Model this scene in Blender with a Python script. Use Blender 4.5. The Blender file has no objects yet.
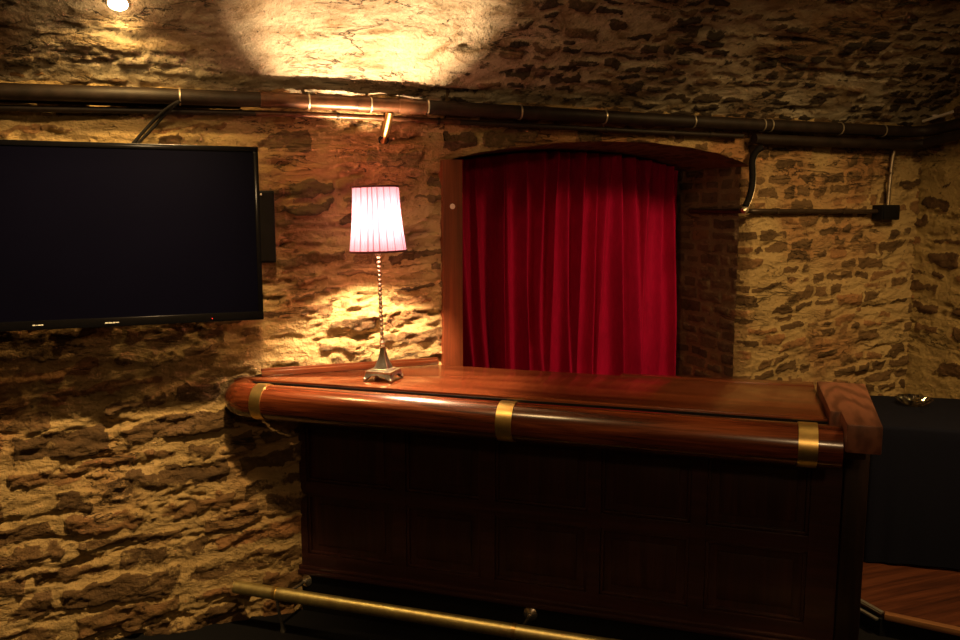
import bpy, bmesh, math, random
import numpy as np
from mathutils import Vector, Matrix
random.seed(7)
scene = bpy.context.scene
COL = scene.collection
R = math.radians
PI = math.pi

# ------------------------------------------------------------------ helpers
def link(o, parent=None):
    COL.objects.link(o)
    if parent: o.parent = parent
    return o

def tag(o, label=None, cat=None, group=None, kind=None):
    if label: o['label'] = label
    if cat: o['category'] = cat
    if group: o['group'] = group
    if kind: o['kind'] = kind
    return o

def empty(name, loc=(0, 0, 0), rz=0.0, label=None, cat=None, group=None):
    o = bpy.data.objects.new(name, None)
    o.location = loc; o.rotation_euler = (0, 0, rz); o.empty_display_size = .1
    link(o); tag(o, label, cat, group)
    return o

def build(name, bm, mat, parent=None, smooth=True, angle=35):
    bmesh.ops.recalc_face_normals(bm, faces=bm.faces)
    me = bpy.data.meshes.new(name); bm.to_mesh(me); bm.free()
    if mat: me.materials.append(mat)
    if smooth:
        me.polygons.foreach_set('use_smooth', [True]*len(me.polygons))
        try: me.set_sharp_from_angle(angle=R(angle))
        except Exception: pass
    o = bpy.data.objects.new(name, me)
    return link(o, parent)

def np_mesh(name, co, faces, mat, attrs=None, parent=None, smooth=True):
    me = bpy.data.meshes.new(name)
    me.vertices.add(len(co)); me.vertices.foreach_set('co', np.asarray(co, np.float32).ravel())
    f = np.asarray(faces, np.int32); n = len(f)
    me.loops.add(n*4); me.loops.foreach_set('vertex_index', f.ravel())
    me.polygons.add(n)
    me.polygons.foreach_set('loop_start', np.arange(0, n*4, 4, dtype=np.int32))
    me.update(calc_edges=True)
    if smooth: me.polygons.foreach_set('use_smooth', [True]*n)
    if attrs:
        for k, a in attrs.items():
            at = me.attributes.new(k, 'FLOAT', 'POINT'); at.data.foreach_set('value', np.asarray(a, np.float32).ravel())
    me.materials.append(mat); me.validate(); me.update()
    o = bpy.data.objects.new(name, me)
    return link(o, parent)

def add_box(bm, x0, x1, y0, y1, z0, z1, bev=0.0, seg=2):
    m = Matrix.Translation(((x0+x1)/2, (y0+y1)/2, (z0+z1)/2)) @ Matrix.Diagonal((abs(x1-x0), abs(y1-y0), abs(z1-z0), 1))
    r = bmesh.ops.create_cube(bm, size=1, matrix=m)
    if bev:
        es = list({e for v in r['verts'] for e in v.link_edges})
        bmesh.ops.bevel(bm, geom=es, offset=bev, segments=seg, profile=.6, affect='EDGES')
def box(*a, **k):
    bm = bmesh.new(); add_box(bm, *a, **k); return bm

def add_prism(bm, poly, z0, z1, bev=0.0, seg=2):
    vb = [bm.verts.new((x, y, z0)) for x, y in poly]; vt = [bm.verts.new((x, y, z1)) for x, y in poly]
    n = len(poly); fs = [bm.faces.new(vb[::-1]), bm.faces.new(vt)]
    for i in range(n): fs.append(bm.faces.new((vb[i], vb[(i+1) % n], vt[(i+1) % n], vt[i])))
    bmesh.ops.recalc_face_normals(bm, faces=fs)
    if bev:
        es = list({e for f in fs for e in f.edges})
        bmesh.ops.bevel(bm, geom=es, offset=bev, segments=seg, profile=.6, affect='EDGES')

def add_tube(bm, pts, r, seg=14, caps=True, round_end=False):
    pts = [Vector(p) for p in pts]; n = len(pts)
    rr = r if isinstance(r, (list, tuple)) else [r]*n
    rings = []; prev = None
    for i, p in enumerate(pts):
        d = (pts[min(i+1, n-1)] - pts[max(i-1, 0)]).normalized()
        if prev is None:
            a = Vector((0, 0, 1)) if abs(d.z) < .9 else Vector((1, 0, 0))
            s = d.cross(a).normalized()
        else:
            s = (prev - d*prev.dot(d)).normalized()
        prev = s; q = d.cross(s)
        rings.append([bm.verts.new(p + (s*math.cos(2*PI*k/seg) + q*math.sin(2*PI*k/seg))*rr[i]) for k in range(seg)])
    for a, b in zip(rings, rings[1:]):
        for k in range(seg): bm.faces.new((a[k], a[(k+1) % seg], b[(k+1) % seg], b[k]))
    if caps: bm.faces.new(rings[0][::-1]); bm.faces.new(rings[-1])
def tube(*a, **k):
    bm = bmesh.new(); add_tube(bm, *a, **k); return bm

def add_lathe(bm, prof, seg=32, mat=None, mod=None, cap=True):
    """prof: list of (r, z); axis z"""
    rings = []
    for r, z in prof:
        ring = []
        for k in range(seg):
            t = 2*PI*k/seg; q = r*(mod(t, z) if mod else 1)
            v = Vector((q*math.cos(t), q*math.sin(t), z))
            ring.append(bm.verts.new(mat @ v if mat else v))
        rings.append(ring)
    for a, b in zip(rings, rings[1:]):
        for k in range(seg): bm.faces.new((a[k], a[(k+1) % seg], b[(k+1) % seg], b[k]))
    if cap: bm.faces.new(rings[0][::-1]); bm.faces.new(rings[-1])
def lathe(*a, **k):
    bm = bmesh.new(); add_lathe(bm, *a, **k); return bm

def bez(p0, p1, p2, p3, n=12):
    p0, p1, p2, p3 = map(Vector, (p0, p1, p2, p3)); o = []
    for i in range(n+1):
        t = i/n; u = 1-t
        o.append(p0*u**3 + p1*3*u*u*t + p2*3*u*t*t + p3*t**3)
    return o

# ---- numpy noise
def _h(ix, iy, seed):
    n = (ix.astype(np.int64)*374761393 + iy.astype(np.int64)*668265263 + seed*974711) & 0xffffffff
    n = ((n ^ (n >> 13))*1274126177) & 0xffffffff
    n = ((n ^ (n >> 16))*2246822519) & 0xffffffff
    return ((n ^ (n >> 15)) & 0xffffff)/float(0xffffff)
def vnoise(x, y, seed=0):
    ix = np.floor(x); iy = np.floor(y); fx = x-ix; fy = y-iy
    fx = fx*fx*fx*(fx*(fx*6-15)+10); fy = fy*fy*fy*(fy*(fy*6-15)+10)
    a = _h(ix, iy, seed); b = _h(ix+1, iy, seed); c = _h(ix, iy+1, seed); d = _h(ix+1, iy+1, seed)
    return (a*(1-fx)+b*fx)*(1-fy) + (c*(1-fx)+d*fx)*fy
def fbm(x, y, seed=0, oct=4, gain=.5):
    s = 0; a = 1; t = 0
    for i in range(oct):
        s = s + a*(vnoise(x, y, seed+i*17)-.5); t += a; a *= gain; x = x*2.03+11.3; y = y*2.03+5.7
    return s/t*2
def sstep(a, b, x):
    t = np.clip((x-a)/(b-a), 0, 1); return t*t*(3-2*t)

def stones(u, v, seed, rows, lens, gap, warp=.02, cover=0.0, wf=3.0, rough=.012, soft=.012, tilt=0.0, rad=.012):
    """random courses of stones; returns mask, per-stone random, second random"""
    rnd = random.Random(seed)
    uu = u + warp*fbm(u*wf, v*wf, seed+1, 3) + rough*1.6*fbm(u*13, v*13, seed+4, 4, .65)
    vv = v - tilt*u + warp*.9*fbm(u*wf*.7, v*wf*.7, seed+2, 3) + rough*1.5*fbm(u*9, v*14, seed+3, 4, .65)
    lo, hi = float(vv.min())-.3, float(vv.max())+.3
    edges = [lo]
    while edges[-1] < hi: edges.append(edges[-1] + rnd.uniform(*rows))
    edges = np.array(edges)
    row = np.clip(np.searchsorted(edges, vv)-1, 0, len(edges)-2)
    mask = np.zeros_like(u); r1 = np.zeros_like(u); r2 = np.zeros_like(u)
    ulo, uhi = float(uu.min())-.6, float(uu.max())+.6
    for k in range(len(edges)-1):
        sel = row == k
        us = [ulo - rnd.uniform(0, lens[1])]
        while us[-1] < uhi: us.append(us[-1] + rnd.uniform(*lens))
        us = np.array(us)
        if not sel.any(): continue
        x = uu[sel]; y = vv[sel]
        i = np.clip(np.searchsorted(us, x)-1, 0, len(us)-2)
        hsh = lambda s: _h(i.astype(float), np.full(i.shape, float(k)), seed+s)
        g0 = gap*(.5+1.2*hsh(31)); g1 = gap*(.4+1.3*hsh(32))
        dx = np.minimum(x-us[i]-g0, us[i+1]-x-g0); dy = np.minimum(y-edges[k]-g1*.7, edges[k+1]-y-g1)
        qx = np.clip(rad-dx, 0, None); qy = np.clip(rad-dy, 0, None)
        d = rad - np.sqrt(qx*qx+qy*qy)
        m = sstep(-soft*.3, soft, d + .6*gap*(vnoise(x*6, y*11, seed+8)-.5))
        pres = (hsh(33) > cover).astype(float)
        mask[sel] = m*pres; r1[sel] = hsh(34); r2[sel] = hsh(35)
    return mask, r1, r2

# ------------------------------------------------------------------ materials
def new_mat(name):
    m = bpy.data.materials.new(name); m.use_nodes = True
    nt = m.node_tree; b = nt.nodes['Principled BSDF']
    return m, nt, b
def N(nt, typ, **k):
    n = nt.nodes.new(typ)
    for a, v in k.items(): setattr(n, a, v)
    return n
def ramp(nt, stops):
    n = N(nt, 'ShaderNodeValToRGB'); e = n.color_ramp.elements
    while len(e) < len(stops): e.new(.5)
    for el, (p, c) in zip(e, stops):
        el.position = p; el.color = (*c, 1)
    return n
def mixc(nt, f, a, b, blend='MIX'):
    n = N(nt, 'ShaderNodeMix', data_type='RGBA', blend_type=blend)
    L = nt.links
    for i, v in ((0, f), (6, a), (7, b)):
        if hasattr(v, 'is_output') or hasattr(v, 'node'): L.new(v, n.inputs[i])
        elif i == 0: n.inputs[0].default_value = v
        else: n.inputs[i].default_value = (*v, 1)
    return n.outputs[2]
def noise(nt, scale, detail=4, rough=.55, vec=None, dist=0):
    n = N(nt, 'ShaderNodeTexNoise'); n.inputs['Scale'].default_value = scale
    n.inputs['Detail'].default_value = detail; n.inputs['Roughness'].default_value = rough
    n.inputs['Distortion'].default_value = dist
    if vec is not None: nt.links.new(vec, n.inputs['Vector'])
    return n.outputs['Fac']
def coords(nt, scale=(1, 1, 1), rot=(0, 0, 0)):
    tc = N(nt, 'ShaderNodeTexCoord'); mp = N(nt, 'ShaderNodeMapping')
    mp.inputs['Scale'].default_value = scale; mp.inputs['Rotation'].default_value = rot
    nt.links.new(tc.outputs['Object'], mp.inputs['Vector'])
    return mp.outputs['Vector']
def bump(nt, b, h, strength=.4, dist=.01):
    n = N(nt, 'ShaderNodeBump'); n.inputs['Strength'].default_value = strength; n.inputs['Distance'].default_value = dist
    nt.links.new(h, n.inputs['Height']); nt.links.new(n.outputs['Normal'], b.inputs['Normal'])
def math_(nt, op, a, b=None, clamp=False):
    n = N(nt, 'ShaderNodeMath', operation=op); n.use_clamp = clamp
    for i, v in ((0, a), (1, b)):
        if v is None: continue
        if hasattr(v, 'node'): nt.links.new(v, n.inputs[i])
        else: n.inputs[i].default_value = v
    return n.outputs[0]

def stone_mat(name, mortar, mortar2, dark, mid, warm, bumpd=.045):
    m, nt, b = new_mat(name); L = nt.links
    st = N(nt, 'ShaderNodeAttribute', attribute_name='stone').outputs['Fac']
    tn = N(nt, 'ShaderNodeAttribute', attribute_name='tone').outputs['Fac']
    v = coords(nt)
    va = coords(nt, (5, 5, 13))
    n1 = noise(nt, 9, 6, .65, v); n2 = noise(nt, 38, 6, .7, v); n3 = noise(nt, 1.3, 3, .5, v); n4 = noise(nt, 1.0, 6, .65, va, .6)
    mo = mixc(nt, ramp_f(nt, n4, .38, .66), mortar, mortar2)
    mo = mixc(nt, ramp_f(nt, n3, .48, .66), mo, warm)
    tt = math_(nt, 'ADD', math_(nt, 'MULTIPLY', tn, .55), math_(nt, 'MULTIPLY', n1, .5))
    sc = ramp(nt, [(.2, dark), (.62, mid), (.85, warm)]); L.new(tt, sc.inputs[0])
    # ragged edge of the smeared mortar
    e = math_(nt, 'ADD', st, math_(nt, 'MULTIPLY', math_(nt, 'SUBTRACT', n1, .5), 1.5))
    e = math_(nt, 'ADD', e, math_(nt, 'MULTIPLY', math_(nt, 'SUBTRACT', n2, .5), .9))
    f = ramp_f(nt, e, .36, .66)
    c = mixc(nt, f, mo, sc.outputs[0])
    n5 = noise(nt, 1.0, 5, .6, coords(nt, (3.2, 3.2, 17)), .8)
    cr = ramp_f(nt, math_(nt, 'ABSOLUTE', math_(nt, 'SUBTRACT', n5, .5)), .016, .004)
    cr = math_(nt, 'MULTIPLY', cr, ramp_f(nt, noise(nt, 2.6, 3, .5, v), .50, .60))
    c = mixc(nt, math_(nt, 'MULTIPLY', cr, .85), c, tuple(x*.5 for x in dark))
    # small pits and dirt
    c = mixc(nt, ramp_f(nt, n2, .58, .72), c, tuple(x*.45 for x in dark))
    c = mixc(nt, math_(nt, 'MULTIPLY', ramp_f(nt, n4, .62, .45), .38), c, tuple(x*1.1 for x in mid))
    L.new(c, b.inputs['Base Color'])
    b.inputs['Roughness'].default_value = .85; b.inputs['Specular IOR Level'].default_value = .25
    h = math_(nt, 'ADD', math_(nt, 'MULTIPLY', n1, .8), math_(nt, 'MULTIPLY', n2, .45))
    rg = N(nt, 'ShaderNodeTexNoise'); rg.noise_type = 'RIDGED_MULTIFRACTAL'; L.new(coords(nt, (6, 6, 15)), rg.inputs['Vector'])
    rg.inputs['Scale'].default_value = 1; rg.inputs['Detail'].default_value = 6; rg.inputs['Roughness'].default_value = .6
    h = math_(nt, 'ADD', h, math_(nt, 'MULTIPLY', n4, .9))
    h = math_(nt, 'ADD', h, math_(nt, 'MULTIPLY', rg.outputs['Fac'], .26)); h = math_(nt, 'SUBTRACT', h, math_(nt, 'MULTIPLY', cr, .8))
    bump(nt, b, h, 1.0, bumpd)
    return m
def ramp_f(nt, fac, lo, hi):
    n = N(nt, 'ShaderNodeMapRange'); n.interpolation_type = 'SMOOTHSTEP'
    nt.links.new(fac, n.inputs[0])
    if lo <= hi:
        n.inputs[1].default_value = lo; n.inputs[2].default_value = hi
    else:
        n.inputs[1].default_value = hi; n.inputs[2].default_value = lo
        n.inputs[3].default_value = 1; n.inputs[4].default_value = 0
    return n.outputs[0]

def wood_mat(name, dark, mid, light, axis='x', rough=.28, coat=.5, sc=1.0, spec=.5):
    m, nt, b = new_mat(name); L = nt.links
    s = {'x': (1.2, 22, 22), 'y': (22, 1.2, 22), 'z': (22, 22, 1.2)}[axis]
    s2 = {'x': (5, 120, 120), 'y': (120, 5, 120), 'z': (120, 120, 5)}[axis]
    v = coords(nt, tuple(q*sc for q in s)); v2 = coords(nt, tuple(q*sc for q in s2))
    n1 = noise(nt, 1.0, 5, .6, v, 1.2); n2 = noise(nt, 1.0, 3, .6, v2, .3)
    f = math_(nt, 'ADD', math_(nt, 'MULTIPLY', n1, .72), math_(nt, 'MULTIPLY', n2, .28))
    r = ramp(nt, [(.34, dark), (.5, mid), (.66, light)]); L.new(f, r.inputs[0])
    L.new(r.outputs[0], b.inputs['Base Color'])
    b.inputs['Roughness'].default_value = rough; b.inputs['Specular IOR Level'].default_value = spec
    b.inputs['Coat Weight'].default_value = coat; b.inputs['Coat Roughness'].default_value = .12
    bump(nt, b, f, .12, .002)
    return m

def figured_mat(name, dark, light, rot=(0, 0, 0), scale=14, rough=.4):
    m, nt, b = new_mat(name); L = nt.links
    v = coords(nt, (1.6, .30, 1.4), rot)
    w = N(nt, 'ShaderNodeTexWave', wave_type='RINGS', rings_direction='SPHERICAL')
    w.inputs['Scale'].default_value = scale; w.inputs['Distortion'].default_value = 7; w.inputs['Detail'].default_value = 2; w.inputs['Detail Scale'].default_value = 1.6
    L.new(v, w.inputs['Vector'])
    n2 = noise(nt, 90, 3, .6, coords(nt, (1, .1, .4)))
    f = math_(nt, 'ADD', math_(nt, 'MULTIPLY', w.outputs['Fac'], .7), math_(nt, 'MULTIPLY', n2, .4))
    r = ramp(nt, [(.25, dark), (.8, light)]); L.new(f, r.inputs[0])
    L.new(r.outputs[0], b.inputs['Base Color']); b.inputs['Roughness'].default_value = rough
    bump(nt, b, f, .1, .002)
    return m

def plain(name, col, rough=.5, metal=0.0, var=.25, nscale=12, spec=.5, emit=None, es=1, bmp=0):
    m, nt, b = new_mat(name)
    n = noise(nt, nscale, 5, .6, coords(nt))
    r = ramp(nt, [(.3, tuple(c*(1-var) for c in col)), (.7, tuple(min(1, c*(1+var)) for c in col))])
    nt.links.new(n, r.inputs[0]); nt.links.new(r.outputs[0], b.inputs['Base Color'])
    b.inputs['Roughness'].default_value = rough; b.inputs['Metallic'].default_value = metal
    b.inputs['Specular IOR Level'].default_value = spec
    if emit:
        b.inputs['Emission Color'].default_value = (*emit, 1); b.inputs['Emission Strength'].default_value = es
    if bmp: bump(nt, b, n, bmp, .004)
    return m

M_wall = stone_mat('rubble_stone', (.56, .405, .185), (.35, .235, .10), (.034, .019, .009), (.145, .084, .036), (.34, .160, .065))
M_wallR = stone_mat('rubble_stone_right', (.48, .35, .14), (.30, .205, .08), (.030, .015, .007), (.12, .065, .027), (.30, .14, .055))
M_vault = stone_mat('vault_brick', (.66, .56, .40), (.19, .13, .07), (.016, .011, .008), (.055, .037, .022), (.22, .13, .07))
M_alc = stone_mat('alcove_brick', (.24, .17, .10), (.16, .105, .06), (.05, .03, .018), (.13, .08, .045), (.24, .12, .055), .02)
M_carpet = plain('black_carpet', (.006, .006, .0075), .95, 0, .4, 260, .1, bmp=.5)
M_floorwood = wood_mat('floor_boards', (.022, .007, .0035), (.068, .020, .009), (.115, .036, .016), 'x', .38, .1)
M_nosing = wood_mat('nosing_wood', (.12, .05, .02), (.2, .09, .04), (.3, .15, .07), 'x', .35, .1)
M_maho = wood_mat('mahogany_rail', (.018, .0035, .0015), (.085, .018, .006), (.21, .052, .016), 'x', .24, .5)
M_top = wood_mat('mahogany_top', (.030, .0065, .0025), (.090, .021, .007), (.165, .042, .014), 'x', .2, .45, .8)
M_dark = wood_mat('dark_panelling', (.018, .006, .0055), (.032, .010, .009), (.052, .017, .014), 'x', .42, .0, spec=.4)
M_darkz = wood_mat('dark_panel_field', (.016, .0054, .005), (.028, .0088, .008), (.046, .015, .012), 'z', .42, .0, spec=.4)
M_post = wood_mat('post_wood', (.006, .0025, .002), (.012, .005, .0035), (.022, .010, .007), 'z', .45, .0, spec=.3)
M_block = figured_mat('figured_block', (.075, .025, .014), (.145, .053, .030), (0, 0, .25), 6)
M_trim = wood_mat('trim_wood', (.06, .012, .0035), (.10, .022, .0065), (.15, .036, .011), 'z', .5, .0, spec=.25)
M_kick = plain('black_kickboard', (.004, .0035, .004), .7, 0, .2, 8, .2)
M_brass = plain('brass', (.80, .56, .20), .36, 1.0, .12, 30)
M_footbrass = plain('worn_brass', (.92, .72, .33), .44, 1.0, .22, 22)
M_chrome = plain('nickel', (.86, .80, .70), .24, .95, .12, 40)
M_copper = plain('dirty_copper_pipe', (.075, .030, .013), .36, .55, .6, 16)
M_darkpipe = plain('dark_pipe', (.014, .0085, .006), .55, .1, .5, 16, .25)  # also stands for copper pipe beyond the lamp's light
M_clip = plain('pipe_clip_metal', (.55, .47, .36), .35, .8, .2, 30)
M_blackpl = plain('black_plastic', (.0035, .0035, .004), .45, 0, .1, 20, .2)
M_cable = plain('black_cable', (.006, .005, .005), .75, 0, .2, 30, .08)
M_screen = plain('black_screen', (.0018, .0018, .006), .3, 0, .1, 2, .02)
M_bezel = plain('gloss_bezel', (.003, .003, .004), .15, 0, .1, 20, .35)
M_mark = plain('pale_print', (.55, .55, .55), .5)
M_led = plain('red_led', (.4, .0, .0), .5, emit=(1, .05, .03), es=1.2)
M_cloth = plain('black_tablecloth', (.0018, .0024, .0085), .9, 0, .15, 40, .15)
M_hook = plain('white_metal', (.75, .68, .6), .4, .3, .1, 20)
M_conduit = plain('dark_conduit', (.035, .022, .015), .4, .4, .5, 20)
M_galv = plain('worn_conduit', (.30, .24, .17), .38, .9, .4, 24)
M_silver = plain('silver_strip', (.7, .68, .62), .3, .9, .1, 20)

def curtain_mat():
    m, nt, b = new_mat('red_velvet')
    n = noise(nt, 60, 4, .6, coords(nt, (1, 1, .3))); n2 = noise(nt, 3, 3, .5, coords(nt))
    f = math_(nt, 'ADD', math_(nt, 'MULTIPLY', n, .5), math_(nt, 'MULTIPLY', n2, .5))
    r = ramp(nt, [(.3, (.25, .0010, .030)), (.7, (.42, .002, .052))])
    nt.links.new(f, r.inputs[0]); nt.links.new(r.outputs[0], b.inputs['Base Color'])
    b.inputs['Roughness'].default_value = .8; b.inputs['Specular IOR Level'].default_value = .1
    b.inputs['Sheen Weight'].default_value = .12; b.inputs['Sheen Tint'].default_value = (1, .1, .15, 1)
    return m
M_curtain = curtain_mat()

def shade_mat():
    m = bpy.data.materials.new('pink_shade'); m.use_nodes = True; nt = m.node_tree; nt.nodes.clear(); L = nt.links
    at = N(nt, 'ShaderNodeAttribute', attribute_name='pleat').outputs['Fac']
    c = mixc(nt, at, (.028, .0143, .0275), (.004, .0012, .0022)); c2 = mixc(nt, at, (.55, .30, .32), (.25, .08, .09))
    d = N(nt, 'ShaderNodeBsdfDiffuse'); t = N(nt, 'ShaderNodeBsdfTranslucent'); mx = N(nt, 'ShaderNodeMixShader'); mx.inputs[0].default_value = .6
    L.new(c2, d.inputs[0]); L.new(c, t.inputs[0]); L.new(d.outputs[0], mx.inputs[1]); L.new(t.outputs[0], mx.inputs[2])
    o = N(nt, 'ShaderNodeOutputMaterial'); L.new(mx.outputs[0], o.inputs[0])
    return m
M_shade = shade_mat()
M_shadetrim = plain('dark_red_braid', (.10, .012, .012), .7)
def emit_mat(name, col, s):
    m, nt, b = new_mat(name); b.inputs['Base Color'].default_value = (.8, .8, .8, 1)
    b.inputs['Emission Color'].default_value = (*col, 1); b.inputs['Emission Strength'].default_value = s
    return m
M_bulb = emit_mat('lamp_bulb', (1, .72, .4), 6)
M_spot = emit_mat('halogen_lens', (1, .74, .38), 45)
def glass_mat():
    m, nt, b = new_mat('cut_glass'); b.inputs['Base Color'].default_value = (1, .97, .9, 1)
    b.inputs['Roughness'].default_value = .04; b.inputs['Transmission Weight'].default_value = 1; b.inputs['IOR'].default_value = 1.85
    return m
M_glass = glass_mat()

# ------------------------------------------------------------------ setting: vaulted stone cellar
SPR = 2.30                      # springing height of the vault
SP = 5.0                        # span (y from 0 to -5)
A0 = R(38); RV = SP/2/math.sin(A0); ZC = SPR - RV*math.cos(A0)
XL, XR = -3.0, 4.09
AX0, AX1, AXW = 1.19, 2.888, 2.888          # curtained archway
def vault_z(y): return ZC + math.sqrt(max(0, RV*RV-(y+SP/2)**2))
_ax = np.array([1.19, 1.243, 1.365, 1.567, 1.775, 1.992, 2.275, 2.513, 2.667, 2.845, 2.888])
_az = np.array([2.035, 2.052, 2.082, 2.111, 2.135, 2.151, 2.150, 2.132, 2.111, 2.064, 2.05])
def arch(x): return np.interp(x, _ax, _az)

def wall_relief(u, v, seed, rows, lens, gap, cover, amp=1.0, **k):
    m, r1, r2 = stones(u, v, seed, rows, lens, gap, cover=cover, **k)
    vt = v - k.get('tilt', 0)*u
    ridge = 1-np.abs(fbm(u*3.2, vt*9, seed+51, 5, .6))*2.2
    base = .014*fbm(u*2.5, vt*6, seed+50, 5, .6) + .013*(ridge-.6)
    h = base + m*(.002 + .018*r2) + m*.022*fbm(u*9, vt*17, seed+52, 4, .65)
    # open joints, ragged undersides
    g = np.clip(fbm(u*4, vt*14, seed+53, 5, .6)-.20, 0, 1)
    h = h - .09*g*(1-m*.4)
    return h*amp, m, r1

def grid_faces(nu, nv):
    i = np.arange(nu-1)[:, None]; j = np.arange(nv-1)[None, :]
    a = i*nv+j
    return np.stack([a, a+nv, a+nv+1, a+1], -1).reshape(-1, 4)

def back_relief(u, v):
    # three kinds of masonry in the one wall: large rubble low on the left, patched plastered rubble higher up, brick-like stone on the right
    h1, m1, t1 = wall_relief(u, v, 101, (.085, .15), (.16, .52), .018, .15, 1.05, warp=.05, wf=2.2, rough=.028, tilt=.10)
    h2, m2, t2 = wall_relief(u, v, 202, (.06, .10), (.12, .32), .015, .40, 1.25, warp=.04, wf=3, rough=.028, tilt=.05)
    h3, m3, t3 = wall_relief(u, v, 303, (.050, .076), (.08, .20), .009, .28, .7, warp=.035, wf=3, rough=.022, tilt=.07)
    w2 = sstep(.95, 1.35, v + .25*fbm(u*1.5, v*1.5, 77, 2)); w3 = (u > 2.0).astype(float)
    h = (h1*(1-w2)+h2*w2)*(1-w3) + h3*w3
    m = (m1*(1-w2)+m2*w2)*(1-w3) + m3*w3
    m = m*np.clip(.98 + .8*fbm(u*6, v*11, 78, 3), 0, 1)
    t = (t1*(1-w2)+t2*w2)*(1-w3) + t3*w3
    return h, m, t

def make_back():
    cos, fac, ms, ts = [], [], [], []; off = 0
    def piece(xs, lo, hi, nv):
        nonlocal off
        x = np.repeat(xs, nv).reshape(len(xs), nv)
        tt = np.linspace(0, 1, nv)[None, :]
        z = lo(x[:, :1])*(1-tt) + hi(x[:, :1])*tt
        h, m, t = back_relief(x, z)
        if xs[0] > 2.5:                         # worn arris of the jamb, turning into the recess
            h = h - .085*np.clip(1-(x-AX1)/.040, 0, 1)**1.6
        # relief dies away at the archway's edge so the jamb stays clean
        cos.append(np.stack([x, -h, z], -1).reshape(-1, 3)); fac.append(grid_faces(len(xs), nv)+off)
        ms.append(m.ravel()); ts.append(t.ravel()); off += x.size
    top = lambda x: np.full_like(x, SPR+.06); bot = lambda x: np.full_like(x, -.02)
    piece(np.linspace(XL, -.8, 60), bot, top, 60)
    piece(np.linspace(-.8, AX0, 280), bot, top, 320)
    piece(np.linspace(AX0, AXW, 240), lambda x: arch(x), top, 50)
    piece(np.linspace(AXW, XR+.02, 170), bot, top, 320)
    return np_mesh('wall_back', np.concatenate(cos), np.concatenate(fac), M_wall, {'stone': np.concatenate(ms), 'tone': np.concatenate(ts)})
tag(make_back(), kind='structure')

def make_right():
    ys = np.linspace(.02, -1.3, 150); nv = 300; nu = len(ys)
    y = np.repeat(ys, nv).reshape(nu, nv); tt = np.linspace(0, 1, nv)[None, :]
    top = np.array([vault_z(min(q, 0))+.06 for q in ys])[:, None]
    z = -.02*(1-tt) + top*tt
    h, m, t = wall_relief(-y+7, z, 404, (.085, .15), (.14, .34), .03, .2, .8, warp=.05, wf=2.4, rough=.026)
    cos = [np.stack([XR-h, y, z], -1).reshape(-1, 3)]; fac = [grid_faces(nu, nv)]; ms = [m.ravel()]; ts = [t.ravel()]
    ys2 = np.linspace(-1.3, -5.02, 50); nv2 = 60
    y2 = np.repeat(ys2, nv2).reshape(50, nv2); tt = np.linspace(0, 1, nv2)[None, :]
    top = np.array([vault_z(max(q, -5))+.06 for q in ys2])[:, None]; z2 = -.02*(1-tt)+top*tt
    h, m, t = wall_relief(-y2+7, z2, 404, (.085, .15), (.14, .34), .03, .2, .8, warp=.05, wf=2.4, rough=.026)
    cos.append(np.stack([XR-h, y2, z2], -1).reshape(-1, 3)); fac.append(grid_faces(50, nv2)+nu*nv); ms.append(m.ravel()); ts.append(t.ravel())
    return np_mesh('wall_right', np.concatenate(cos), np.concatenate(fac), M_wallR, {'stone': np.concatenate(ms), 'tone': np.concatenate(ts)})
tag(make_right(), kind='structure')

def make_vault():
    cos, fac, ms, ts = [], [], [], []; off = 0
    def piece(x0, x1, nu, s0, s1, nv):
        nonlocal off
        xs = np.linspace(x0, x1, nu); ss = np.linspace(s0, s1, nv)
        x, s = np.meshgrid(xs, ss, indexing='ij')
        m, r1, r2 = stones(x, s, 505, (.048, .066), (.09, .19), .010, warp=.04, cover=.16, wf=2.0, rough=.026)
        # lime wash still thick over the bricks on the left, worn off on the right
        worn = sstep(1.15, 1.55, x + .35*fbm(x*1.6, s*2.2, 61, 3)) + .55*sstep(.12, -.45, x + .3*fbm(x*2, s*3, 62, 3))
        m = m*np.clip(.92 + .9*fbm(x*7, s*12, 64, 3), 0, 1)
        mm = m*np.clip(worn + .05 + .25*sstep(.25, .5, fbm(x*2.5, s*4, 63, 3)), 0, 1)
        a = A0 - s/RV
        base = .010*fbm(x*3, s*5, 506, 4) + .005*fbm(x*10, s*22, 507, 3)
        h = base + m*(.004+.016*r2)*(.35+.65*mm) - .06*np.clip(fbm(x*3.2, s*15, 508, 4)-.30, 0, 1) - .012*(1-m)*mm
        rr = RV - h
        y = -SP/2 + rr*np.sin(a); z = ZC + rr*np.cos(a)
        cos.append(np.stack([x, y, z], -1).reshape(-1, 3)); fac.append(grid_faces(nu, nv)+off)
        ms.append(mm.ravel()); ts.append(r1.ravel()); off += x.size
    tot = 2*A0*RV
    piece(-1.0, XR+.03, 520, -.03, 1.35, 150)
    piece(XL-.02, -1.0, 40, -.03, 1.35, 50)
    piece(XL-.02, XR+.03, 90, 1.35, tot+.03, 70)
    return np_mesh('ceiling', np.concatenate(cos), np.concatenate(fac), M_vault, {'stone': np.concatenate(ms), 'tone': np.concatenate(ts)})
tag(make_vault(), kind='structure')

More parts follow.
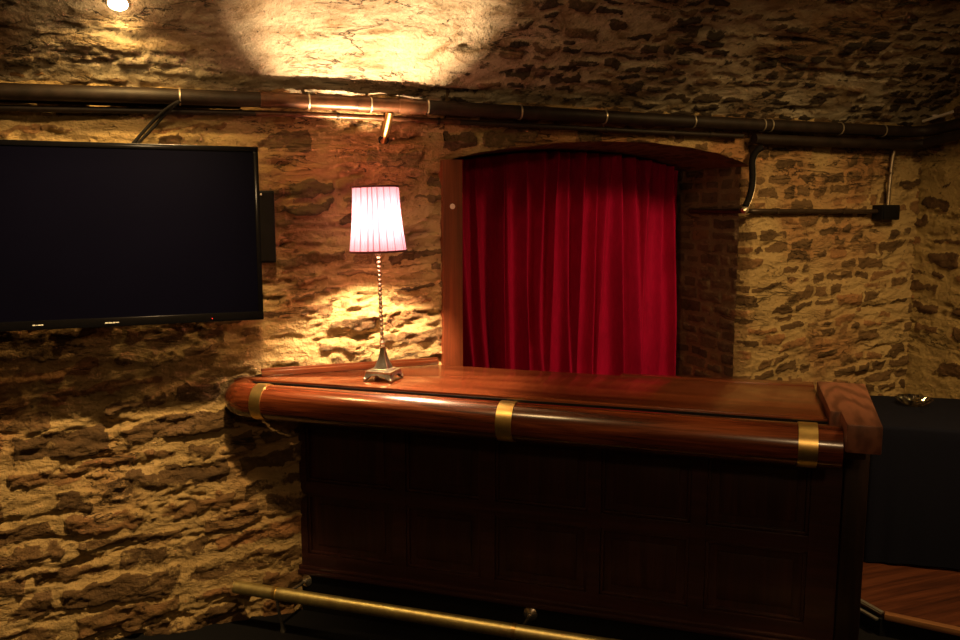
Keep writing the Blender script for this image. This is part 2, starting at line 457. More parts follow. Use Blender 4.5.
def plain_wall(name, pts_fn, nu, nv, us, vs, seed):
    u, v = np.meshgrid(np.linspace(*us, nu), np.linspace(*vs, nv), indexing='ij')
    h, m, t = wall_relief(u, v, seed, (.09, .15), (.2, .45), .025, .3, .8)
    o = np_mesh(name, pts_fn(u, v, h).reshape(-1, 3), grid_faces(nu, nv), M_wall, {'stone': m, 'tone': t})
    return tag(o, kind='structure')
def left_pts(u, v, h):
    top = np.vectorize(lambda q: vault_z(min(0, max(-5, q)))+.06)(u)
    return np.stack([XL+h, u, v*top], -1)
plain_wall('wall_left', left_pts, 80, 60, (.02, -5.02), (-.01, 1), 601)
plain_wall('wall_front', lambda u, v, h: np.stack([u, -SP+h, v], -1), 110, 50, (XL-.02, XR+.02), (-.02, SPR+.06), 602)

# recess behind the archway: right jamb, left jamb, soffit and back, one mesh
def make_alcove():
    cos, fac, ms, ts = [], [], [], []; off = 0; D = .80
    def add(P, m, t, nu, nv):
        nonlocal off
        cos.append(P.reshape(-1, 3)); fac.append(grid_faces(nu, nv)+off); ms.append(m.ravel()); ts.append(t.ravel()); off += nu*nv
    for xx, sgn in ((AX1, -1), (AX0, 1)):
        nu, nv = 90, 240
        y, tt = np.meshgrid(np.linspace(-.02 if sgn > 0 else .066, D, nu), np.linspace(0, 1, nv), indexing='ij'); z = -.02 + tt*(arch(xx)+.03)
        m, r1, r2 = stones(y+3, z, 701+int(sgn), (.062, .075), (.10, .23), .010, warp=.01, cover=.05, rough=.008)
        h = .006*fbm(y*8, z*8, 702, 3) + m*(.002+.008*r2)
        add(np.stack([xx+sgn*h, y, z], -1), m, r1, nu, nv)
    nu, nv = 120, 40
    x, y = np.meshgrid(np.linspace(AX0, AX1, nu), np.linspace(-.015, D, nv), indexing='ij')
    m, r1, r2 = stones(x, y, 711, (.1, .2), (.062, .08), .010, warp=.01, cover=.1)
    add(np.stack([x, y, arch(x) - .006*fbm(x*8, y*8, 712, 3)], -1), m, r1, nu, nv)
    x, z = np.meshgrid(np.linspace(AX0-.02, AX1+.02, 60), np.linspace(-.02, 2.2, 60), indexing='ij')
    m, r1, r2 = stones(x, z, 721, (.062, .075), (.1, .23), .01)
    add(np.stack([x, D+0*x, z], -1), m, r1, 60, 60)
    return np_mesh('wall_alcove', np.concatenate(cos), np.concatenate(fac), M_alc, {'stone': np.concatenate(ms), 'tone': np.concatenate(ts)})
tag(make_alcove(), kind='structure')

bm = bmesh.new()
add_box(bm, XL-.05, XR+.05, -SP-.05, .85, -.06, 0)
tag(build('floor', bm, M_carpet, smooth=False), kind='structure')

# raised wooden floor behind the bar, its nosing and a metal edge strip
PZ = .10
bm = bmesh.new(); add_prism(bm, [(2.80, -.03), (2.80, -1.115), (4.05, -2.617), (4.05, -.03)], .0, PZ)
o = tag(build('floor_raised', bm, M_floorwood, smooth=False), kind='structure')
d = Vector((4.05-2.80, -2.617+1.115, 0)); L_ = d.length; ang = math.atan2(d.y, d.x)
bm = bmesh.new(); add_box(bm, 0, L_, -.024, .012, PZ-.022, PZ+.006, bev=.006)
o = build('trim_2', bm, M_nosing); o.location = (2.80, -1.115, 0.0); o.rotation_euler.z = ang; tag(o, kind='structure')
bm = bmesh.new()
add_box(bm, 2.785, 2.803, -1.11, -.05, PZ-.006, PZ+.005, bev=.002); add_box(bm, 2.758, 2.774, -1.11, -.05, PZ-.03, PZ-.020, bev=.002)
tag(build('trim_3', bm, M_silver), kind='structure')

bm = bmesh.new(); nv_ = Vector((d.y, -d.x, 0)).normalized()
q0, q1 = Vector((2.80, -1.115, 0)), Vector((4.05, -2.617, 0))
add_prism(bm, [(2.776, -.05), (2.776, -1.118), (2.80, -1.128), (q1.x+nv_.x*.010, q1.y+nv_.y*.010), (4.05, -2.612), (2.802, -1.113), (2.799, -.05)], 0, PZ-.023)
tag(build('trim_4', bm, M_carpet, smooth=False), kind='structure')

# wooden casing on the left of the archway
bm = bmesh.new(); add_box(bm, 1.172, 1.268, -.035, .10, 0, 2.043, bev=.005)
tag(build('trim_1', bm, M_trim), kind='structure')
bm = bmesh.new(); add_lathe(bm, [(.0035, 0), (.0105, 0), (.0125, .003), (.0105, .006), (.0045, .006)], 20, cap=False)
bmesh.ops.create_uvsphere(bm, u_segments=10, v_segments=6, radius=.0035, matrix=Matrix.Translation((0, 0, .002)))
o = build('screw_eye', bm, M_hook); o.location = (1.217, -.0355, 1.832); o.rotation_euler = (R(90), 0, 0)
tag(o, 'tiny pale ring screwed into the wooden casing left of the red curtain', 'hook')

# ------------------------------------------------------------------ pipes and cables under the vault
pipe = empty('copper_pipe', (0, 0, 0), 0, 'thick old copper pipe strapped along the top of the stone wall, uppermost run', 'pipe')
py = -.085
main = [(-2.9, py, 2.252), (-1.2, py, 2.249), (-.55, py, 2.247), (.0, py, 2.257), (.53, py, 2.262), (1.1, py, 2.262), (1.7, py, 2.258), (2.2, py, 2.254), (3.0, py, 2.252), (3.82, py, 2.252)]
turn = bez((3.82, py, 2.252), (3.95, py, 2.252), (4.0, py-.03, 2.255), (4.0, py-.16, 2.27), 10)[1:]
pts = main + turn + [(4.0, -.6, 2.31), (4.0, -1.4, 2.34)]
tag(build('pipe_run', tube([p for p in pts if p[0] < .3] + [(.40, py, 2.2605)], .031, 20), M_darkpipe, pipe), 'left length of the pipe, coloured near-black for shade')  # shade put into the colour: pipe goes near-black away from the lamp
tag(build('pipe_run', tube([(.39, py, 2.2604), (.53, py, 2.262), (1.09, py, 2.262)], .031, 20), M_copper, pipe), 'copper length of the pipe above the lamp, coloured as lit')
tag(build('pipe_run', tube([(1.08, py, 2.262)] + [p for p in pts if p[0] > 1.2], .031, 20), M_darkpipe, pipe), 'right length of the pipe, coloured near-black for shade')
def pz(x): return float(np.interp(x, [p[0] for p in main], [p[2] for p in main]))
def ring(cx, z, r, w=.004, tk=.003, y=py):
    bm = bmesh.new()
    add_lathe(bm, [(r, -w/2), (r+tk, -w/2), (r+tk, w/2), (r, w/2), (r, -w/2)], 28, Matrix.Translation((cx, y, z)) @ Matrix.Rotation(PI/2, 4, 'Y'), cap=False)
    return bm
for x in (.066, .57, .832, 1.085, 1.527, 1.965, 2.463, 2.887, 2.935, 3.397, 3.70):
    bm = ring(x, pz(x), .0315, .006, .0035)
    add_box(bm, x-.006, x+.006, py+.02, -.006, pz(x)+.022, pz(x)+.034)
    build('pipe_clip', bm, M_clip, pipe)
for x, w in ((.395, .04), (.80, .05), (.98, .05)):
    build('pipe_coupling', ring(x, pz(x), .031, w, .0035), M_copper, pipe)
build('branch_pipe', tube([(.918, py, 2.235), (.914, py+.02, 2.20), (.908, -.035, 2.150), (.905, .0, 2.118)], .0175, 16), plain('bright_copper', (.62, .33, .12), .33, 1.0, .2, 20), pipe)
build('branch_collar', lathe([(.0156, 0), (.024, .0), (.024, .012), (.0156, .012)], 20, Matrix.Translation((.9055, -.012, 2.126)) @ Matrix.Rotation(R(140), 4, 'X'), cap=False), M_darkpipe, pipe)

thin = empty('copper_pipe', (0, 0, 0), 0, 'thin copper pipe running just below the thick pipe and close to the wall', 'pipe')
ty = -.045
tp = [(-2.93, ty, 2.19), (-.6, ty, 2.19), (.0, ty, 2.203), (.53, ty, 2.213), (.86, ty, 2.213), (1.25, ty, 2.208), (2.2, ty, 2.200), (2.80, ty, 2.197)]
build('pipe_run', tube([q for q in tp if q[0] < .3] + [(.36, ty, 2.2095)], .0125, 14), M_darkpipe, thin)  # outer lengths coloured dark for shade, only the lamplit middle stays copper
build('pipe_run', tube([(.355, ty, 2.2095)] + [q for q in tp if .3 < q[0] < 1.3], .0125, 14), M_copper, thin)
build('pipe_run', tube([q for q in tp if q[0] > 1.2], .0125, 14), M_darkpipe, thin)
for x in (.3, .70, 1.15, 2.0, 2.6):
    z = float(np.interp(x, [p[0] for p in tp], [p[2] for p in tp])); bm = ring(x, z, .0127, .012, .003, ty); add_box(bm, x-.006, x+.006, ty+.008, -.004, z-.006, z+.006)
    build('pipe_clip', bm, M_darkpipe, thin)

# dark trunk of old cables above the right half, tucked behind the thick pipe
bm = bmesh.new()
add_tube(bm, [(1.15, -.032, 2.262), (1.6, -.035, 2.262), (2.6, -.033, 2.262), (3.96, -.033, 2.262)], .016, 12)
tag(build('cable_or_gap_filler', bm, M_cable), 'dark cable bundle tucked behind the thick pipe above the curtain', 'cable')
bm = bmesh.new(); add_tube(bm, [(-2.9, -.034, 2.227), (-.6, -.034, 2.227), (.0, -.034, 2.234), (.30, -.032, 2.240)], .015, 12)  # added dark tube, imitates the shade between the two pipes
tag(build('cable_or_gap_filler', bm, M_cable), 'dark tube added between the two pipes above the television to darken the gap', 'cable')
bm = bmesh.new(); add_tube(bm, [(2.85, -.075, 2.183), (3.3, -.075, 2.181), (3.8, -.075, 2.180), (3.93, -.078, 2.182), (3.985, -.11, 2.19), (4.0, -.20, 2.205), (4.0, -.6, 2.25), (4.0, -1.4, 2.28)], .026, 14)
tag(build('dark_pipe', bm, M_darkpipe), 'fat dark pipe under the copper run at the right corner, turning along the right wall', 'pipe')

bm = bmesh.new(); add_tube(bm, [(4.02, -.062, 2.317), (4.02, -.250, 2.349)], .008, 10); add_box(bm, 4.01, 4.065, -.15, -.13, 2.333, 2.345)
tag(build('metal_strip', bm, M_hook), 'short shiny metal strip on the wall at the far right corner above the pipes', 'strip')

# television leads
for k, (dx, lab) in enumerate(((0, 'left one of two thin black leads dropping from the pipe behind the television'), (.022, 'right one of two thin black leads dropping from the pipe behind the television'))):
    p = bez((.062+dx*.2, py-.036, 2.235), (.02+dx*.6, py-.036, 2.215), (-.03+dx, -.07, 2.17), (-.055+dx, -.07, 2.14), 10) + bez((-.055+dx, -.07, 2.14), (-.09+dx, -.075, 2.10), (-.14+dx*.5, -.14, 2.04), (-.16, -.238, 1.97), 10)[1:]
    tag(build('cable', tube(p, .0065, 8), M_cable), lab, 'cable')

# conduit, cable and junction box right of the archway
cz = 1.813
bm = bmesh.new(); add_tube(bm, [(2.862, .49, cz+.005), (2.863, .30, cz+.003), (2.864, .06, cz), (2.868, -.012, cz), (2.888, -.034, cz), (2.93, -.036, cz), (3.3, -.036, cz-.001), (3.76, -.036, cz-.002)], .0125, 12)
for x in (3.05, 3.5): add_box(bm, x-.006, x+.006, -.05, .0, cz-.015, cz+.015)
tag(build('conduit', bm, M_conduit), 'dark horizontal conduit on the wall right of the curtain, bending into the archway', 'conduit')
cb = bez((2.905, -.075, 2.140), (2.885, -.065, 2.135), (2.865, -.05, 2.11), (2.865, -.045, 2.06), 10) + bez((2.865, -.045, 2.06), (2.885, -.04, 1.98), (2.88, -.04, 1.90), (2.835, -.045, 1.838), 10)[1:]
cab = empty('cable', (0, 0, 0), 0, 'thick black cable hanging from the pipes down the right edge of the archway', 'cable')
build('sleeve', tube(cb, .0165, 12), M_cable, cab)
cb2 = [Vector((p.x+.017, p.y-.006, p.z)) for p in cb[6:]] + [Vector((2.838, -.055, 1.824))]
build('bright_wire', tube(cb2, .0028, 8), M_galv, cab)
build('cable_gland', lathe([(.008, -.016), (.016, -.014), (.019, .0), (.015, .014), (.006, .018)], 16, Matrix.Translation((2.832, -.047, 1.818)) @ Matrix.Rotation(R(60), 4, 'Y')), M_clip, cab)
jb = empty('junction_box', (3.812, -.03, 1.806), R(0), 'small black junction box where two conduits meet on the right-hand wall', 'box')
build('housing', box(-.066, .066, -.045, .028, -.042, .042, bev=.006), M_blackpl, jb)
build('lid', box(-.058, .058, -.052, -.045, -.035, .035, bev=.003), M_blackpl, jb)
bm = bmesh.new(); add_tube(bm, [(3.822, -.04, 1.848), (3.828, -.036, 1.95), (3.838, -.036, 2.10), (3.842, -.045, 2.17)], .011, 12)
add_box(bm, 3.82, 3.846, -.045, .0, 2.02, 2.032)
tag(build('conduit', bm, M_galv), 'short upright metal conduit rising from the black junction box to the pipes', 'conduit')

# ------------------------------------------------------------------ ceiling downlight
cl = Vector((-.13, -.345, vault_z(-.345)-.004))
nrm = Vector((0, -(cl.y+SP/2), -(cl.z-ZC))).normalized()
dl = empty('ceiling_downlight', cl, 0, 'small glowing round downlight set in the vault above the television', 'light')
dl.rotation_euler = Vector((0, 0, 1)).rotation_difference(nrm).to_euler()
build('trim_ring', lathe([(.031, -.01), (.038, -.01), (.039, .003), (.037, .007), (.033, .006), (.031, -.01)], 28, cap=False), M_chrome, dl)
build('lens', lathe([(.0, .006), (.016, .010), (.031, .004), (.031, -.008), (0, -.008)], 24, cap=False), M_spot, dl)

# ------------------------------------------------------------------ curtain
def make_curtain():
    x0, x1 = 1.215, 2.85; nu, nv = 560, 150
    x, t = np.meshgrid(np.linspace(x0, x1, nu), np.linspace(0, 1, nv), indexing='ij')
    top = arch(x) - .012
    z = .015 + t*(top-.015)
    zz = z
    rnd = random.Random(21)
    y = .60 + .018*fbm(x*2.2, zz*.6, 14, 3) + .007*fbm(x*14, zz*1.2, 15, 3)
    c0 = x0 + .01; sway = .030*fbm(x*1.3, zz*.8, 17, 2)
    hi_ = (zz-1.0)/1.1
    while c0 < x1+.02:
        w = rnd.uniform(.016, .034); a = rnd.uniform(.05, .145); lean = rnd.uniform(-.045, .045); fan = rnd.uniform(.5, 1.3)
        ww = w*(1 + .7*(1-fan)*(.5-hi_)); cc = c0 + lean*(.5-hi_) + .016*fbm(zz*1.1+c0*31, zz*0+c0, 18, 2)
        aa = a*np.clip(1 + rnd.uniform(-.7, .5)*(hi_-.5), .25, 1.5)
        y = y - aa*np.exp(-np.abs((x+sway-cc)/ww)**1.7)
        c0 += w*2.0 + rnd.uniform(.014, .060)
    ph = 2*PI*x/.15
    # gathered heading: finer pleats close to the top
    g = sstep(1.86, 2.08, zz); y = y + g*.008*np.sin(2*PI*x/.042 + 2*fbm(x*4, x*0, 16, 2))
    # soft diagonal crease low on the left
    y = y + .02*np.exp(-((x-1.86-.09*(1.45-zz))/.022)**2)*sstep(1.0, 1.12, zz)*sstep(1.75, 1.4, zz)
    xx = x + .010*np.cos(ph)*sstep(x0, x0+.1, x)*sstep(x1, x1-.1, x)
    co = np.stack([xx, y, z], -1).reshape(-1, 3)
    o = np_mesh('curtain', co, grid_faces(nu, nv), M_curtain)
    s = o.modifiers.new('thick', 'SOLIDIFY'); s.thickness = .004
    return o
tag(make_curtain(), 'deep red velvet curtain hanging in folds inside the arched recess', 'curtain')

# ------------------------------------------------------------------ television
tv = empty('television', (-.236, -.303, 1.383), R(1.2), 'large black flat screen television mounted on the stone wall at left', 'television')
W, H = 1.148, .672
bm = bmesh.new(); add_box(bm, -W/2, W/2, .012, .055, 0, H, bev=.006); add_box(bm, -W/2+.15, W/2-.15, .05, .09, .1, H-.12, bev=.02)
build('casing', bm, M_blackpl, tv)
bm = bmesh.new(); bw = .019
add_box(bm, -W/2, W/2, -.004, .013, 0, .034, bev=.003); add_box(bm, -W/2, W/2, -.004, .013, H-bw, H, bev=.003)
add_box(bm, -W/2, -W/2+bw, -.004, .013, .034, H-bw, bev=.003); add_box(bm, W/2-bw, W/2, -.004, .013, .034, H-bw, bev=.003)
build('bezel', bm, M_bezel, tv)
build('screen', box(-W/2+bw, W/2-bw, .002, .012, .034, H-bw), M_screen, tv, smooth=False)
build('wall_bracket', (lambda b: (add_box(b, -.12, .12, .245, .258, .15, .5, bev=.004), add_box(b, -.04, .04, .09, .25, .29, .35, bev=.004), b)[-1])(bmesh.new()), M_blackpl, tv)
mk = bmesh.new()
x = -.237
for w, h in ((.009, .007), (.005, .005), (.010, .006), (.006, .007)):
    add_box(mk, x, x+w, -.0052, -.0042, .016, .016+h*.6); x += w+.0015
build('logo', mk, M_mark, tv, smooth=False)
mk = bmesh.new(); x = .001
for w, h in ((.010, .0042), (.012, .0042), (.009, .0042), (.011, .0042)):
    add_box(mk, x, x+w, -.0052, -.0042, .013, .013+h); x += w+.0018
build('maker_badge', mk, M_mark, tv, smooth=False)
build('standby_light', box(.378, .381, -.0055, -.0042, .012, .015), M_led, tv, smooth=False)

sp = empty('wall_speaker', (.386, 0, 1.595), 0, 'narrow black upright speaker on the wall just right of the television', 'speaker')
build('cabinet', box(-.035, .033, -.085, .0, 0, .30, bev=.006), M_blackpl, sp)
build('grille', box(-.03, .028, -.093, -.085, .008, .292, bev=.004), M_cable, sp)
bm = bmesh.new(); bmesh.ops.create_uvsphere(bm, u_segments=10, v_segments=6, radius=.0045, matrix=Matrix.Translation((-.022, -.094, .283)))
build('badge', bm, M_hook, sp)

# ------------------------------------------------------------------ bar
BA = R(38.37)
bar = empty('bar_counter', (.489, 0, 0), -BA, 'long dark panelled mahogany bar counter with a rounded polished rail', 'bar')
# local frame: x along the front (left to right), y away from the drinkers, z up
cols = [(.045, .465), (.525, .862), (.925, 1.312), (1.365, 1.710), (1.770, 2.135)]
rws = [(.275, .555), (.615, .905)]
bm = bmesh.new()
xe = [.012] + [q for c in cols for q in c] + [2.24]
for i in range(0, len(xe), 2): add_box(bm, xe[i], xe[i+1], 0, .03, .20, .985, bev=.002)
for a, b in cols:
    for z0, z1 in ((.20, .275), (.555, .615), (.905, .985)): add_box(bm, a-.001, b+.001, .001, .03, z0, z1, bev=.002)
add_box(bm, .012, 2.24, .028, .045, .10, .985)
build('front_frame', bm, M_dark, bar, smooth=False)
for a, b in cols:
    for z0, z1 in rws:
        bm = bmesh.new()
        # moulded border and slightly fielded centre
        for (x0, x1, zz0, zz1, y0, y1) in ((a, b, z0, z0+.014, .006, .028), (a, b, z1-.014, z1, .006, .028), (a, a+.014, z0, z1, .006, .028), (b-.014, b, z0, z1, .006, .028)):
            add_box(bm, x0, x1, y0, y1, zz0, zz1, bev=.004)
        add_box(bm, a+.01, b-.01, .018, .028, z0+.01, z1-.01)
        add_box(bm, a+.045, b-.045, .013, .022, z0+.045, z1-.045, bev=.004)
        build('panel', bm, M_darkz, bar)
bm = bmesh.new(); add_box(bm, -.0, 2.245, -.020, .03, .182, .203, bev=.006); add_box(bm, .0, 2.245, -.010, .03, .202, .220, bev=.005)
build('base_moulding', bm, M_dark, bar)
build('kickboard', box(.005, 2.30, .004, .03, 0, .184), M_kick, bar, smooth=False)
build('end_post', box(2.242, 2.322, -.028, .055, 0, 1.04, bev=.008), M_post, bar)
build('end_panel', box(2.29, 2.32, .05, .42, 0, 1.05, bev=.002), M_dark, bar, smooth=False)
build('under_frame', (lambda b: (add_box(b, .08, 2.29, -.15, .03, .965, 1.055), add_box(b, .55, 2.29, .03, .40, 1.02, 1.055), b)[-1])(bmesh.new()), M_dark, bar, smooth=False)
CT = 1.104
def wl(t, gap): return (t*math.sin(BA) - gap)/math.cos(BA)        # local y of the wall line (gap clear of it) at local x = t
bm = bmesh.new(); add_prism(bm, [(2.163, -.170), (2.163, .385), (1.378, .378), (.452, .375), (.425, wl(.425, .028)), (-.185, wl(-.185, .028)), (-.165, -.170)], 1.055, CT, bev=.006)
build('countertop', bm, M_top, bar)
build('groove_shade_strip', box(-.150, 2.163, -.1745, -.1695, 1.05, 1.0945), M_kick, bar, smooth=False)  # black strip over the counter's front face in place of the gap's shadow
bm = bmesh.new(); add_prism(bm, [(2.163, .387), (2.163, .478), (1.378, .425), (1.378, .380)], 1.058, CT+.001, bev=.003)
build('back_board', bm, M_top, bar)
bm = bmesh.new()
add_box(bm, 0, .80, -.012, .012, 0, .024, bev=.005); add_box(bm, 0, .80, .004, .016, .02, .032, bev=.004)
o = build('upstand', bm, M_top, bar); o.rotation_euler.z = BA
p = Matrix.Rotation(BA, 4, 'Z') @ Vector((.345-.489, -.034, 0)); o.location = (p.x, p.y, CT+.001)
# rounded rail (closed profile swept along the front, then round the corner to the wall)
RZ, RO, RR = 1.031, -.256, .072
path = [Vector((2.198, RO, RZ)), Vector((1.6, RO, RZ)), Vector((.9, RO, RZ)), Vector((.2, RO, RZ)), Vector((-.05, RO, RZ))]
for k in range(1, 9):
    a = R(90*k/8*1.15); path.append(Vector((-.05-.085*math.sin(a), RO+.085*(1-math.cos(a)), RZ)))
path.append(path[-1] + Vector((.006, .03, 0)))
rail = build('arm_rail', tube(path, [RR]*(len(path)-2)+[RR*.97, RR*.9], 40), M_maho, bar)
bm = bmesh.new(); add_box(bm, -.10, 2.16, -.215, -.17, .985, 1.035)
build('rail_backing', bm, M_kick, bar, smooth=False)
for t, w in ((.008, .050), (1.053, .060), (2.092, .060)):
    b = ring(0, 0, RR, w, .0035, 0)
    o = build('brass_band', b, M_brass, rail); o.location = (t, RO, RZ)
bm = bmesh.new(); add_prism(bm, [(2.166, -.186), (2.200, -.186), (2.200, -.362), (2.304, -.362), (2.342, .34), (2.166, .34)], 1.043, 1.136, bev=.005)
o = build('corner_block', bm, M_block, bar); o.data.transform(Matrix.Translation((-2.25, .22, -1.09))); o.location = (2.25, -.22, 1.09)

# foot rail
foot = empty('foot_rail', (.489, 0, 0), -BA, 'polished brass foot rail on brackets along the base of the bar', 'rail')
FZ, FO = .20, -.250
fr = .0275
bm = bmesh.new(); add_tube(bm, [(-.172, FO, FZ), (-.170, FO, FZ), (.6, FO, FZ), (1.4, FO, FZ), (2.34, FO, FZ)], [fr*.8, fr, fr, fr, fr], 24)
build('tube', bm, M_footbrass, foot)
for t in (.030, 1.080, 2.13):
    bk = lathe([(.0, 0), (.028, .0), (.030, .004), (.022, .009), (.010, .014), (.009, .02)], 22, Matrix.Translation((t, .0045, .147)) @ Matrix.Rotation(PI/2, 4, 'X'))
    b = build('bracket', bk, M_chrome, foot)
    build('arm', tube(bez((t, .0, .147), (t, -.08, .147), (t, -.15, .155), (t, FO+.015, FZ-.015), 10), .007, 10), M_chrome, b)
    build('collar', ring(t, FZ, fr, .016, .003, FO), M_brass, b)
    build('foot', tube(bez((t, FO+.004, FZ-.02), (t, FO+.01, .13), (t, FO+.03, .07), (t-.002, FO+.05, .006), 10), [.007]*9+[.008, .014], 10), M_chrome, b)

# ------------------------------------------------------------------ table lamp
lamp = empty('table_lamp', (.822, -.284, CT+.0005), -BA, 'lit table lamp with pink pleated shade and beaded metal stem', 'lamp')
s = .060
bm = bmesh.new()
# square foot with arched aprons and four flared feet
for ax in range(4):
    n = 13
    rot = Matrix.Rotation(PI/2*ax, 4, 'Z')
    fv = []
    for i in range(n):
        q = -1 + 2*i/(n-1); x = q*s*.93
        zb = .004 if abs(q) > .86 else .004 + .024*math.sqrt(max(0, 1-(q/.86)**2))
        out = s*(1.0 + .10*(abs(q)**3))
        fv.append([bm.verts.new(rot @ Vector((x*(1.08 if abs(q) > .8 else 1), -out, zb))), bm.verts.new(rot @ Vector((x, -s*.93, .036))),
                   bm.verts.new(rot @ Vector((x*.9, -s*.86, zb))), bm.verts.new(rot @ Vector((x*.9, -s*.86, .036)))])
    for a, b in zip(fv, fv[1:]):
        bm.faces.new((a[0], b[0], b[1], a[1])); bm.faces.new((a[2], a[3], b[3], b[2])); bm.faces.new((a[0], a[2], b[2], b[0]))
    c = rot @ Vector((s*.98, -s*.98, .008)); bmesh.ops.create_uvsphere(bm, u_segments=12, v_segments=8, radius=.009, matrix=Matrix.Translation((c.x, c.y, .0088)))
add_box(bm, -s*.95, s*.95, -s*.95, s*.95, .034, .043, bev=.003)
add_box(bm, -s*.72, s*.72, -s*.72, s*.72, .042, .049, bev=.003)
build('foot', bm, M_chrome, lamp)
# four sided bell with concave flanks
bm = bmesh.new(); rings = []
for hgt, w in ((.047, .031), (.056, .029), (.070, .023), (.090, .0165), (.112, .0125), (.132, .0090), (.140, .0085)):
    rings.append([bm.verts.new((sx*w, sy*w, hgt)) for sx, sy in ((-1, -1), (0, -.86), (1, -1), (.86, 0), (1, 1), (0, .86), (-1, 1), (-.86, 0))])
for a, b in zip(rings, rings[1:]):
    for k in range(8): bm.faces.new((a[k], a[(k+1) % 8], b[(k+1) % 8], b[k]))
bm.faces.new(rings[-1]); bm.faces.new(rings[0][::-1])
build('bell', bm, M_chrome, lamp, angle=50)
# upper part leans a little to the left
TILT = Matrix.Translation((0, 0, .05)) @ Matrix.Rotation(-BA, 4, 'Z').inverted() @ Matrix.Rotation(R(-1.6), 4, Vector((.354, .935, 0))) @ Matrix.Rotation(-BA, 4, 'Z') @ Matrix.Translation((0, 0, -.05))
prof = [(.0, .136), (.010, .138), (.013, .144), (.010, .150), (.0135, .158), (.009, .166)]
z = .168; nb = 19; bh = (.520-.168)/nb
for i in range(nb):
    for k in range(1, 7):
        a = PI*k/7; prof.append((.0028+.0063*math.sin(a), z + bh*(.5-.5*math.cos(a))))
    z += bh
prof += [(.004, .520), (.012, .522), (.013, .53), (.013, .545), (.006, .55), (.0, .551)]
build('beaded_stem', lathe(prof, 20, TILT), M_chrome, lamp)
zb, zt, rb, rt = .541, .806, .1165, .0935
def shade_mesh():
    nt_, nz = 360, 30; co = []; at = []
    pos = np.linspace(0, 2*PI, nt_, endpoint=False)
    rnd = random.Random(4); pl = []
    t = 0
    while t < 2*PI: pl.append(t); t += rnd.uniform(.16, .36)
    pl = np.array(pl)
    d = np.min(np.abs((pos[:, None]-pl[None, :]+PI) % (2*PI)-PI), axis=1)
    for j in range(nz):
        q = j/(nz-1); r = (rb*(1-q)+rt*q) - .004*math.sin(PI*q)
        for i in range(nt_):
            line = math.exp(-(d[i]/.020)**2)
            rr = r - .0022*line + .0012*math.sin(pos[i]*61)
            v = TILT @ Vector((rr*math.cos(pos[i]), rr*math.sin(pos[i]), zb + (zt-zb)*q)); co.append(tuple(v))
            at.append(min(1, .85*line + .10*(.5+.5*math.sin(pos[i]*61))))
    f = []
    for j in range(nz-1):
        for i in range(nt_): f.append((j*nt_+i, j*nt_+(i+1) % nt_, (j+1)*nt_+(i+1) % nt_, (j+1)*nt_+i))
    return np_mesh('lamp_shade', co, f, M_shade, {'pleat': at}, lamp)
sh = shade_mesh()
for r, z in ((rb, zb), (rt, zt-.002)):
    build('braid', lathe([(r-.001, z-.004), (r+.0025, z-.004), (r+.0025, z+.004), (r-.001, z+.004), (r-.001, z-.004)], 60, TILT, cap=False), M_shadetrim, sh)
bm = bmesh.new()
for k in range(3):
    a = R(120*k+20); p0 = TILT @ Vector((.006*math.cos(a), .006*math.sin(a), .552)); p1 = TILT @ Vector((rb*.99*math.cos(a), rb*.99*math.sin(a), .545)); add_tube(bm, [p0, p1], .0016, 6)
build('shade_carrier', bm, M_chrome, lamp)
bc = TILT @ Vector((0, 0, .658))
bm = bmesh.new(); add_lathe(bm, [(.0, .551), (.014, .552), (.014, .605), (.012, .61), (0, .61)], 16, TILT, cap=False)
build('socket', bm, M_hook, lamp)
bm = bmesh.new(); add_lathe(bm, [(.0, .678), (.003, .675), (.006, .668), (.0085, .657), (.0088, .645), (.0075, .625), (.006, .608), (0, .608)], 18, TILT, cap=False)
bulb = build('bulb', bm, M_bulb, lamp)

# ------------------------------------------------------------------ draped table and glass dish
TZ = .79; HEM = PZ+.006
fl, bl, br, frr = Vector((3.12, -.685)), Vector((3.555, -.12)), Vector((4.035, -.415)), Vector((3.60, -1.035))
def make_cloth():
    c = (fl+bl+br+frr)/4
    per = []; corners = [fl, frr, br, bl]
    for i in range(4):
        a, b = corners[i], corners[(i+1) % 4]; n = 40
        for k in range(n): per.append((a.lerp(b, k/n), i, k/n))
    rows = []; co = []; f = []
    n = len(per)
    def ring_(sc, z, ruf=0.0, flare=0.0):
        drop = max(0, (TZ-.016-z)/(TZ-.016-HEM))
        st = len(co)
        for k, (p, i, q) in enumerate(per):
            d_ = (p-c); e = d_.normalized()
            cr = 1 - .02*math.exp(-(min(q, 1-q)/.06)**2)
            w = math.sin(k*2*PI/n*17 + 2*math.sin(k*.11))*ruf*(.35+.65*math.exp(-(min(q, 1-q)/.25)**2))
            p2 = c + d_*sc*cr + e*(w + flare)
            zz = z
            zz = z + drop*.012*(1-abs(2*q-1)**2)
            co.append((p2.x, p2.y, zz))
        return st
    st = [ring_(.02, TZ), ring_(.5, TZ), ring_(.9, TZ), ring_(.985, TZ), ring_(1.0, TZ-.004), ring_(1.008, TZ-.016)]
    for k in range(1, 16):
        q = k/15; st.append(ring_(1.008, TZ-.016-(TZ-.016-HEM)*q, .010*q, .004*q))
    for a, b in zip(st, st[1:]):
        for k in range(n): f.append((a+k, a+(k+1) % n, b+(k+1) % n, b+k))
    o = np_mesh('tablecloth', co, f, M_cloth)
    return o
tb = empty('table', ((fl.x+br.x)/2, (fl.y+br.y)/2, PZ), math.atan2(frr.y-fl.y, frr.x-fl.x), 'plain table hidden beneath the black tablecloth beyond the bar', 'table')
build('tabletop', box(-.255, .255, -.325, .325, TZ-PZ-.035, TZ-PZ-.006, bev=.004), M_dark, tb)
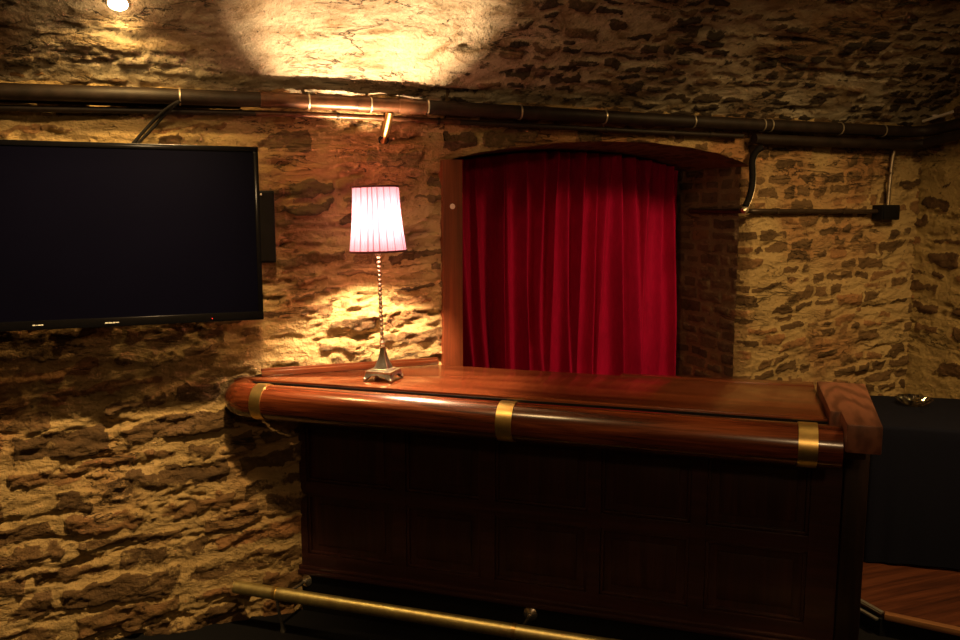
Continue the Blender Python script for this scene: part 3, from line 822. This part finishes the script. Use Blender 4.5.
for a in (-1, 1):
    for b in (-1, 1): build('leg', box(a*.225-.02, a*.225+.02, b*.295-.02, b*.295+.02, 0, TZ-PZ-.034, bev=.003), M_dark, tb)
tag(make_cloth(), 'black tablecloth falling nearly to the floor over a table beyond the bar', 'tablecloth')
bm = bmesh.new()
def cut(t, z): return 1 + .10*math.cos(t*9+z*90) + .05*math.cos(t*16-z*140)
add_lathe(bm, [(.0, .004), (.036, .0), (.050, .008), (.070, .022), (.086, .040), (.080, .040), (.050, .020), (.034, .012), (0, .011)], 40, mod=cut, cap=False)
rq = random.Random(5)
for v in bm.verts: v.co += Vector((rq.uniform(-1, 1), rq.uniform(-1, 1), rq.uniform(-.3, 1)))*.0028*(v.co.z/.04)
gd = build('glass_dish', bm, M_glass, smooth=False); gd.location = (3.665, -.44, TZ+.001)
tag(gd, 'small sparkling cut glass dish on the black tablecloth', 'dish')

# ------------------------------------------------------------------ lights
def light(name, typ, loc, col, power, size=.05, target=None, cone=None, blend=.6):
    l = bpy.data.lights.new(name, typ); l.color = col; l.energy = power
    l.shadow_soft_size = size
    if cone: l.spot_size = R(cone); l.spot_blend = blend
    o = bpy.data.objects.new(name, l); o.location = loc
    if target is not None:
        o.rotation_euler = (Vector(target)-Vector(loc)).to_track_quat('-Z', 'Y').to_euler()
    link(o); return o
lw = lamp.matrix_basis @ bc
WARM = (1, .60, .26)
lb = light('lamp_glow', 'POINT', lw, (1, .68, .37), 180, .022)
lb.parent = lamp; lb.location = bc
lp = cl + nrm*.055
light('downlight_glow', 'POINT', lp, (1, .68, .32), 1.1, .02)
light('downlight_beam', 'SPOT', cl+nrm*.02, (1, .62, .20), 24, .025, target=(-.2, .05, .6), cone=150, blend=.6)
light('room_spot', 'SPOT', (.25, -1.5, 2.95), (1, .64, .25), 350, .045, target=(-.62, 0, .75), cone=62, blend=1.0)
light('room_lamp_behind', 'POINT', (.30, -4.15, 2.45), (1, .66, .32), 30, .09)
light('room_spot_spill', 'POINT', (.1, -1.6, 2.93), (1, .63, .27), 26, .16)
light('room_spot_far', 'SPOT', (2.95, -2.1, 2.98), (1, .63, .24), 230, .28, target=(2.9, -.2, .75), cone=88, blend=.9)

w = bpy.data.worlds.new('dark'); scene.world = w; w.use_nodes = True
w.node_tree.nodes['Background'].inputs[0].default_value = (0, 0, 0, 1)

# ------------------------------------------------------------------ camera
cam = bpy.data.cameras.new('camera'); cam.sensor_width = 36; cam.lens = 820*36/960; cam.clip_start = .05
co = bpy.data.objects.new('camera', cam); link(co)
co.location = (0, -3.6136, 1.8)
yaw, pitch = R(20.7), R(7.4)
fw = Vector((math.sin(yaw)*math.cos(pitch), math.cos(yaw)*math.cos(pitch), -math.sin(pitch)))
co.rotation_euler = fw.to_track_quat('-Z', 'Y').to_euler()
scene.camera = co
vs = scene.view_settings
vs.view_transform = 'Standard'; vs.look = 'None'; vs.exposure = .32; vs.gamma = 1; vs.use_curve_mapping = False
